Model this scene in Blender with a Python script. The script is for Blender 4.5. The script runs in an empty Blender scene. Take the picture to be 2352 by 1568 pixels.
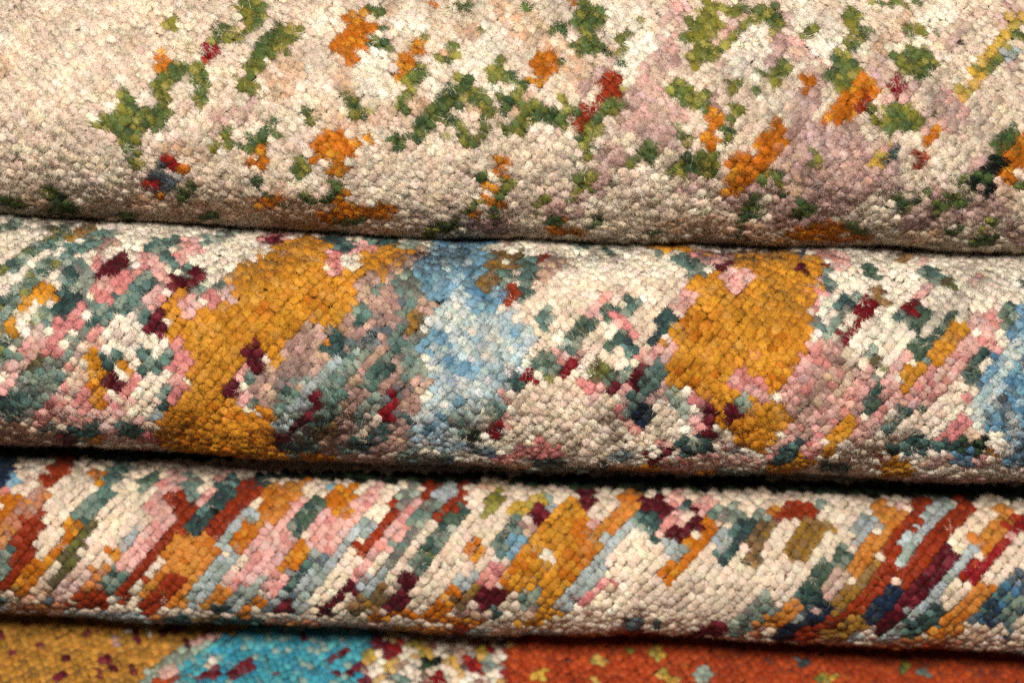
import bpy, math, random
import numpy as np
from mathutils import Matrix, Vector

rng = np.random.default_rng(7)
S = bpy.context.scene
COL = S.collection
MM = 0.001

# ------------------------------------------------------------------ camera
PITCH = math.radians(30.0)      # camera looks down on the pile
ROLL = math.radians(2.2)        # the hand-held camera leans a little
DIST, LENS, SENSOR = 0.5, 75.0, 36.0
UP_SHIFT = 0.115                # height of the aim point above the table
X = np.array([1.0, 0, 0])
QH = np.array([0, -math.cos(PITCH), math.sin(PITCH)])   # towards the camera
PH = np.array([0, math.sin(PITCH), math.cos(PITCH)])    # image up
ORI = np.array([0, 0, UP_SHIFT])
CR = X * math.cos(ROLL) + PH * math.sin(ROLL)
CU = -X * math.sin(ROLL) + PH * math.cos(ROLL)
CAMP = ORI + QH * DIST

cam_d = bpy.data.cameras.new('camera')
cam = bpy.data.objects.new('camera', cam_d)
COL.objects.link(cam)
M = Matrix.Identity(4)
for r in range(3):
    M[r][0], M[r][1], M[r][2], M[r][3] = CR[r], CU[r], QH[r], CAMP[r]
cam.matrix_world = M
cam_d.lens, cam_d.sensor_width = LENS, SENSOR
cam_d.clip_start, cam_d.clip_end = 0.01, 50.0
cam_d.dof.use_dof = True
cam_d.dof.focus_distance = DIST - 0.017
cam_d.dof.aperture_fstop = 9.0
S.camera = cam

# ------------------------------------------------------------------ world, lamps, exposure
world = bpy.data.worlds.new('World')
S.world = world
world.use_nodes = True
bg = world.node_tree.nodes['Background']
bg.inputs[0].default_value = (1.0, 0.93, 0.85, 1)
bg.inputs[1].default_value = 0.09
S.view_settings.view_transform = 'Standard'
S.view_settings.look = 'None'
S.view_settings.exposure = 0.0
S.view_settings.gamma = 1.0


def area(name, pos, target, size, power, col):
    d = bpy.data.lights.new(name, 'AREA')
    d.shape = 'DISK'
    d.size = size
    d.energy = power
    d.color = col
    o = bpy.data.objects.new(name, d)
    COL.objects.link(o)
    o.location = pos
    o.rotation_euler = (Vector(target) - Vector(pos)).to_track_quat('-Z', 'Y').to_euler()
    return o


LIGHT_EL = math.radians(16)      # lamp stands this far above the line of sight
ldir = QH * math.cos(LIGHT_EL) + PH * math.sin(LIGHT_EL) + X * -0.10
ldir /= np.linalg.norm(ldir)
area('studio_lamp', tuple(ORI + ldir * .75), tuple(ORI), 0.19, 9.7, (1.0, 0.945, 0.87))

# ------------------------------------------------------------------ palette
def lin(r, g, b):
    c = np.array([r, g, b]) / 255.0
    return np.where(c <= 0.04045, c / 12.92, ((c + 0.055) / 1.055) ** 2.4)


RGB = dict(
    cream=(233, 213, 190), ivory=(242, 230, 212), beige=(212, 184, 158), tan=(198, 168, 140),
    olive=(134, 128, 50), green=(88, 106, 58), dgreen=(56, 80, 52), lime=(162, 152, 76), moss=(106, 110, 50),
    orange=(190, 108, 22), gold=(212, 150, 46), dgold=(196, 130, 36), amber=(188, 104, 20), caramel=(202, 132, 60), mustard=(156, 116, 44),
    rust=(138, 46, 18), rust2=(152, 56, 22), red=(166, 52, 28), fgreen=(76, 96, 76), crimson=(136, 22, 32), dcrimson=(112, 18, 26), maroon=(78, 14, 24),
    brick=(186, 80, 36), brick2=(162, 60, 26), rose=(122, 40, 52),
    mauve=(198, 164, 150), mauve2=(160, 126, 116), palemauve=(212, 182, 174), pink=(226, 176, 166), hotpink=(206, 128, 128), salmon=(208, 134, 126),
    teal=(96, 126, 118), dteal=(50, 76, 72), sage=(134, 146, 132), psage=(170, 182, 164), slate=(92, 104, 112), dslate=(50, 58, 62),
    blue=(118, 160, 182), dblue=(76, 124, 156), pblue=(168, 190, 196), wblue=(202, 210, 204), navy=(24, 38, 62), black=(12, 12, 12),
    yellow=(206, 168, 66), brown=(140, 108, 72), dbrown=(92, 80, 56), grey=(166, 170, 168), bgrey=(176, 186, 188), dgrey=(118, 108, 104),
    turq=(64, 160, 178), turq2=(92, 182, 188), turq3=(42, 138, 172), sand=(206, 168, 96), clay=(188, 122, 92), peach=(218, 174, 140),
    ochre=(188, 132, 52), ochre2=(206, 150, 66),
)
LINC = {k: lin(*v) for k, v in RGB.items()}
MIX = {   # wool mixes: every dyed yarn is a blend
    'c': 'cream cream cream ivory beige', 'i': 'ivory ivory cream ivory', 'b': 'beige tan beige cream peach',
    'g': 'green green olive moss dgreen lime', 'l': 'olive lime moss olive green', 'd': 'dgreen dgreen green moss green',
    'o': 'orange orange amber gold orange', 'O': 'gold gold dgold ochre2 dgold', 'r': 'rust rust rust2 rust', 'q': 'turq turq2 turq3 turq turq psage',
    'R': 'crimson crimson red', 'x': 'dcrimson dcrimson crimson', 'm': 'maroon maroon maroon rose', 'a': 'clay clay mauve2 caramel',
    'V': 'mauve palemauve mauve mauve2 palemauve', 'n': 'mauve mauve2 mauve2 mauve tan', 'v': 'palemauve mauve palemauve pink beige', 'p': 'pink pink pink palemauve salmon', 'P': 'hotpink salmon salmon hotpink pink',
    't': 'teal teal sage sage dteal', 'T': 'dteal dteal teal dslate', 's': 'sage sage teal psage dgrey', 'S': 'psage psage sage', 'e': 'bgrey grey bgrey grey sage',
    'E': 'slate slate dslate grey', 'B': 'blue blue dblue pblue blue', 'D': 'dblue blue slate pblue dblue', 'f': 'wblue ivory pblue wblue blue', 'N': 'navy navy dslate navy',
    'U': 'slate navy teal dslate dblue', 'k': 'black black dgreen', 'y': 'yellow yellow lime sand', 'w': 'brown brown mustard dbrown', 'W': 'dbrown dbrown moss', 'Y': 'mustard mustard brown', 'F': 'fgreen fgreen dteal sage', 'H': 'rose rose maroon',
    'G': 'caramel caramel ochre caramel amber', 'h': 'fgreen dteal sage teal psage olive', 'L': 'lime olive sage psage', 'K': 'dgold amber dgold gold', 'z': 'pink palemauve beige cream salmon', 'j': 'pink salmon mauve pink mauve2',
    'M': 'cream sand grey ivory mauve2 crimson dslate sand cream', 'Q': 'brick brick brick2 brick brick2', 'A': 'ochre ochre ochre2 ochre ochre2 mustard', 'u': 'sage mauve2 teal dgrey mauve2 slate',
}
MIXL = {k: np.array([LINC[n] for n in v.split()]) for k, v in MIX.items()}

# ------------------------------------------------------------------ the woven design, yarn patch by yarn patch, with one gap's shade painted in
# each entry: yarn, width (0 = filled patch, else a stripe of that width) and its outline or path
TILES = {}
for k in range(4):
    TILES['A%d' % (k + 1)] = (1024 * k, 0, 2351 / 1024)
    TILES['B%d' % (k + 1)] = (1024 * k, 500, 2351 / 1024)
    TILES['C%d' % (k + 1)] = (1024 * k, 1100, 2007 / 1024)
    TILES['D%d' % (k + 1)] = (1024 * k, 1900, 1932 / 1024)

TILES['S1'] = (0, 0, 1.0)

DESIGN1 = '''
@A1
b 150 60,560 30,640
c 0 2000,0 2351,0 2351,160 2100,200
v 160 2000,1080 2200,1040 2300,980
b 120 1380,1320 1700,1350 2000,1480
l 130 1565,190 1565,250
l 0 2190,0 2351,0 2351,270 2240,240 2120,230 2200,130
g 130 1930,370 2080,310 2200,340 2260,300
R 0 1890,410 2010,460 1960,560 1890,620 1810,590 1840,500
o 130 1480,530 1500,630
g 140 1600,620 1520,720 1470,820 1500,900
g 170 1760,640 1840,680 1850,800 1830,900
g 0 1130,760 1230,870 1290,980 1420,1010 1600,990 1580,1060 1540,1120 1520,1200 1420,1220 1330,1200 1280,1260 1270,1350 1320,1420 1310,1568 1160,1568 1130,1480 1190,1400 1090,1290 1000,1250 890,1190 860,1140 950,1050 1040,990 1080,880
l 0 2351,520 2260,560 2220,680 2130,770 2200,840 2290,840 2351,800
l 130 2060,1230 2000,1340 2080,1290
d 0 2351,1180 2300,1230 2190,1350 2240,1420 2351,1440
o 0 2230,1500 2351,1460 2351,1568 2260,1568
@A2
b 0 110,560 450,500 480,700 300,900 130,950 60,750
b 170 880,560 760,700 820,860
b 150 560,1040 760,1100 900,1160
b 150 1060,1080 1300,1060 1500,960
b 150 1980,960 2100,1050
b 150 1300,90 1250,200
b 170 2250,40 2200,160 2050,260
b 120 1880,260 1960,330
i 220 1400,200 1500,250
i 280 1080,560 1050,800
i 260 2200,320 1950,640
i 200 1750,680 1650,760
g 0 0,0 140,0 90,110 60,210 0,230
d 0 190,200 220,300 160,430 100,470 60,600 30,740 0,760 0,400 60,320
l 0 230,300 330,220 430,250 430,340 370,380 310,450 290,520 200,540 130,500 140,400
o 0 880,80 1000,100 1030,160 1100,220 1080,280 1000,350 960,440 910,520 880,640 800,610 770,490 640,440 690,330 790,290 810,190
g 0 1020,60 1110,30 1190,110 1140,210 1050,150
d 0 1060,280 1180,260 1200,360 1260,440 1160,490 1030,430 1010,350
o 0 1550,0 1710,0 1700,60 1600,40
g 0 1820,0 1990,0 1990,100 1830,100
l 0 1530,280 1640,340 1590,410 1460,390
o 115 1500,430 1420,510 1370,590 1310,690
g 0 1470,560 1570,600 1620,700 1560,770 1500,800 1460,900 1400,1020 1260,1000 1260,900 1330,830 1370,740 1420,640
g 0 1700,410 1830,380 1850,480 1830,580 1680,570 1660,500
g 150 1900,740 1950,800 2060,910 2140,1000
d 150 1730,850 1800,930 1660,1000 1620,1080 1530,1150 1500,1220
g 110 1900,900 1800,960
g 130 1780,1110 1880,1170 1950,1290
g 90 2130,1170 2080,1260
g 0 2180,500 2260,520 2240,610 2351,660 2351,750 2200,750 2080,710 2150,630
d 0 2230,900 2351,830 2351,1060 2250,1050
d 0 2260,1280 2351,1100 2351,1300
g 0 820,860 900,900 1020,990 1000,1080 940,1110 850,1020 790,970
g 0 460,960 550,1020 520,1130 400,1110 380,1010
d 0 60,1090 180,1110 120,1230 100,1340 0,1370 0,1230
o 0 50,1360 200,1330 130,1410 100,1500 0,1568 0,1430
o 0 590,1180 700,1160 790,1190 880,1270 960,1340 950,1440 860,1470 830,1568 700,1568 650,1480 560,1500 450,1480 500,1380 560,1270
g 110 370,1540 460,1500
d 0 1270,1190 1390,1250 1380,1350 1290,1380 1230,1290
o 0 2150,1440 2240,1390 2351,1440 2351,1568 2150,1568
@B2
b 0 0,620 300,480 350,700 760,700 600,900 350,930 100,890 0,880
o 130 700,420 770,380
g 120 400,430 370,380
d 100 760,530 700,600 620,690
d 70 420,650 520,690
o 100 820,630 740,690
o 120 770,780 900,800 1000,790 1100,790 1250,800
o 110 640,850 820,860 950,850
d 60 680,900 1000,880
d 90 20,540 40,640 120,690
o 90 0,770 120,710 200,690
d 60 230,730
V 0 1880,880 2351,840 2351,1000 2050,1000
o 0 2160,290 2240,250 2351,300 2351,430 2280,540 2160,460
o 90 2180,600
o 100 2130,690 2230,720
o 70 2060,810 2000,850
d 100 2090,500 2100,560
g 120 2320,540 2240,640
g 95 2060,720 1940,790 1840,870 1720,940 1600,985
d 90 2180,820
@A3
V 160 900,1400 1000,1450 860,1480
b 260 80,200 180,300 400,420
b 200 560,620 700,640 560,780
V 130 820,640 660,840
b 160 150,900 60,1020
v 200 1550,50 1480,200 1430,350 1400,500 1330,600 1260,700 1250,820 1200,920 1350,930 1330,1100 1200,1180 1380,1180 1400,1300
v 220 1070,1100 1300,1000 1500,1040
V 130 1480,530 1350,610
V 130 1080,880 1250,930
V 110 1250,1220 1380,1260
i 0 820,50 1250,30 1320,250 1350,420 1200,600 1100,800 1000,760 1050,560 1000,400 800,300 880,140
i 0 2200,250 2351,250 2351,700 2200,760 2000,680 1900,640 2050,450
g 0 0,0 170,0 160,90 90,70 0,50
o 0 470,0 850,0 840,20 500,15
g 0 620,10 730,0 870,110 880,200 790,260 800,340 910,440 860,530 700,500 600,540 540,480 570,380 560,280 500,220 580,170
d 0 410,170 500,230 470,330 310,310 370,240
l 100 1050,350 990,430 960,540 1020,590
d 0 930,560 1000,530 1100,580 1040,650 980,640
V 70 940,450 890,550
r 0 900,570 990,660 990,760 930,840 870,920 800,1000 720,1070 690,1120 650,1170 530,1170 550,1100 640,1010 690,930 780,850 790,700 850,660
o 0 200,490 390,510 420,600 400,680 310,740 260,810 130,760 180,680
g 0 0,740 140,740 130,850 90,930 0,960
l 140 220,1000 130,1130 60,1180
d 160 250,1020 370,1080 430,1160
g 110 560,1000 470,1070
g 130 960,920 1020,1000
g 120 890,1000 790,1090 740,1200 640,1310
v 0 500,1220 620,1180 640,1250 560,1300
l 0 1740,0 1900,0 1960,90 2200,40 2351,60 2351,230 2200,250 2130,300 2080,400 1990,480 1930,560 1880,600 1800,540 1740,570 1690,640 1610,600 1640,500 1690,430 1570,390 1570,290 1700,230 1760,150
g 90 1980,420 1700,540
v 110 2090,130 2000,230 1900,340
g 0 1420,760 1560,740 1680,830 1830,800 1850,900 1800,990 1700,1050 1600,1020 1510,930 1430,880
g 0 1960,760 2040,710 2140,780 2060,880 1960,870
V 90 1900,880 1850,980
o 0 1770,1000 1920,1020 1970,1100 1960,1200 1900,1290 1860,1360 1750,1360 1720,1270 1800,1180 1790,1110 1710,1070
l 0 2000,920 2110,960 2100,1060 2050,1140 1970,1090
d 110 2000,1200 1950,1270
l 90 2040,1260
g 0 1510,1130 1600,1200 1700,1310 1680,1360 1560,1300 1490,1240
g 0 1250,1310 1340,1370 1280,1450 1200,1500 1130,1568 1030,1540 1060,1440
o 0 2351,1170 2280,1240 2230,1370 2050,1400 1980,1480 2010,1568 2351,1568
d 0 1570,1450 1700,1380 1850,1400 1900,1500 1840,1568 1480,1568
@B3
V 180 850,280 1000,250
V 160 800,470 760,600 600,680 560,800 350,760
v 130 800,640
v 140 1600,620
v 110 1680,520
V 160 1980,700 2100,720 2250,620
b 0 1300,900 1500,820 2000,860 2300,860 2351,1060 2000,1050 1500,1010
g 0 1680,260 1860,250 1910,330 1880,430 1900,520 1780,540 1700,440 1560,520 1420,540 1420,450 1530,350
d 90 1720,300 1640,400
l 0 750,400 820,470 770,550 680,560 620,640 580,710 470,680 560,600 580,520 680,430
l 80 350,670 290,730 220,790
g 90 1280,180 1220,280 1110,350 1110,400
o 0 2351,200 2260,240 2040,240 1990,330 2010,430 1950,520 1990,580 1930,640 2050,690 2100,620 2170,540 2230,480 2351,460
d 110 2230,700 2230,770 2150,790
d 90 2330,510
d 80 820,840 740,930
d 80 360,910 440,880
o 70 350,970 640,990
d 60 1200,1000 1320,985
d 80 2100,870 2200,850
d 70 2130,930 2050,1000
@A4
i 240 330,60 250,230
i 220 560,280 480,460 320,560
b 200 1280,170 1180,320 1050,420
i 220 1600,110 1480,200
b 170 1750,250 1650,400
V 100 1780,260 1680,430
v 140 2250,90 2150,220
g 0 0,0 110,20 140,90 80,170 150,260 40,310 0,300
V 110 150,150
V 120 170,290 130,360 80,470 20,520
g 0 380,200 470,260 440,340 360,400 270,340 310,270
g 0 130,520 230,560 200,660 130,780 30,790 0,700 50,580
l 110 150,560 170,600
v 150 250,420 350,500
v 150 480,600 430,680
v 190 1000,600 1080,740
v 130 1300,830 1080,920
V 190 450,790 350,950 280,1060
v 260 1650,950 1700,1080 1550,1100
V 0 150,1150 400,1100 560,1190 800,1130 900,1250 1100,1350 1300,1480 1200,1568 100,1568 200,1350
v 150 300,1260 250,1420
v 120 1000,1300 1150,1400
g 0 760,110 850,140 900,220 960,260 900,350 830,420 790,510 850,640 790,760 700,830 580,800 510,760 570,640 610,520 680,420 720,330 760,270 670,210
l 110 740,180 780,130
d 130 640,560 580,720
g 0 880,0 1480,0 1440,20 1290,30 1180,80 1050,60 930,30
l 0 1380,180 1440,250 1430,350 1340,380 1210,370 1260,260
g 0 1260,430 1400,400 1530,490 1570,570 1500,660 1470,740 1400,800 1350,730 1230,680 1200,590 1120,550 1160,490
d 90 1400,700 1500,600
y 120 2330,190 2250,270 2180,350 2130,440 2040,500 2010,600 1930,680 1890,770 1790,860
l 70 1960,620 1900,720
g 110 2330,340 2280,370
g 90 2090,560 2030,640
e 130 2230,500
V 120 2290,600
x 0 1210,670 1270,740 1240,850 1150,890 1100,810
o 0 380,680 440,710 400,830 340,890 280,860 300,760
o 0 870,640 950,700 1040,800 1010,880 920,900 900,980 850,1080 760,1140 650,1120 600,1100 560,1160 470,1170 520,1060 560,960 640,900 740,850 750,780 830,750
r 115 900,900 840,980
g 0 1200,900 1290,980 1250,1080 1380,1010 1490,990 1480,1100 1430,1240 1300,1230 1140,1220 1020,1190 1000,1110 880,1060 950,980 1090,990
l 90 1310,1000 1300,1100
c 110 1420,950
o 0 1500,1160 1640,1180 1600,1300 1530,1350 1390,1330 1400,1270 1470,1240
r 0 1350,1350 1490,1370 1470,1460 1400,1500 1320,1420
o 0 0,1090 160,1110 230,1200 150,1330 60,1420 0,1400
o 0 0,1440 60,1450 40,1568 0,1568
g 110 420,1430 430,1510
y 90 1020,1440 990,1520
T 70 1160,1370 1080,1480
k 80 2290,1200 2210,1330 2150,1430 2080,1500
d 0 2210,1110 2320,1170 2240,1280 2160,1400 2040,1390 2060,1300 2140,1260
o 0 2351,1190 2260,1250 2180,1330 2160,1460 2200,1568 2351,1568
@B4
V 0 180,100 560,60 880,150 1080,330 1250,450 1200,560 900,640 820,800 500,900 300,960 0,960 0,430 120,300
v 140 250,240 200,350
v 120 650,520 560,640
v 120 950,500 1200,480
b 150 280,520 260,580
V 200 2100,720 1700,830 1400,850 1250,950
v 120 1580,640 1480,720
b 0 1150,970 1600,960 1750,1040 1500,1100 1200,1080
V 150 2250,950 2300,1050
V 130 1960,350 1900,420
o 120 0,330
g 100 100,430 20,470
l 110 430,270 430,360
y 100 1020,280 980,370
T 90 1160,230 1080,350
g 110 130,580 150,650
d 110 330,740 280,830 400,760
o 0 2351,100 2280,100 2180,220 2170,320 2250,390 2351,420
k 0 2100,250 2170,260 2200,350 2130,420 2090,520 2110,650 2000,680 1850,640 1850,540 1880,460 2030,400
o 120 2230,410 2190,520
d 0 2210,10 2320,60 2240,180 2160,270 2040,290 2060,200 2140,160
d 130 2000,480 1980,560
d 120 1820,480 1760,550
d 120 1790,690 1640,720 1570,760 1640,790
d 110 2310,560
g 80 1200,610 1130,670 1060,730
d 90 1350,710 1230,780 1200,820
b 150 2180,620 2250,700
o 0 100,980 520,890 700,920 880,1000 1080,1000 900,1060 600,1070 150,1040
d 70 730,900 800,950 920,980
d 80 1150,970
d 80 1680,1000 1740,990
d 0 1980,980 2080,1000 2140,1090 1900,1110 1790,1070
g 60 2120,860 1960,950
d 60 1560,1095
@B1
b 0 0,680 200,640 700,720 1300,640 2000,700 2351,640 2351,900 1200,860 400,800
R 0 1490,240 1560,290 1640,330 1630,410 1530,420 1470,340
o 0 1640,340 1740,380 1730,490 1600,480 1570,420
E 100 1470,370 1440,470 1540,490 1610,510 1520,580
R 0 1340,470 1480,540 1470,600 1330,600 1260,540
d 100 1640,560 1660,640 1760,570
o 70 1420,660 1510,660
d 100 0,670 100,710 190,720
d 110 450,610 540,660 560,740 660,760 480,770
d 60 1100,840 1250,830
d 60 1860,840 1960,840
@D1
x 50 0,-1000
'''

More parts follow.
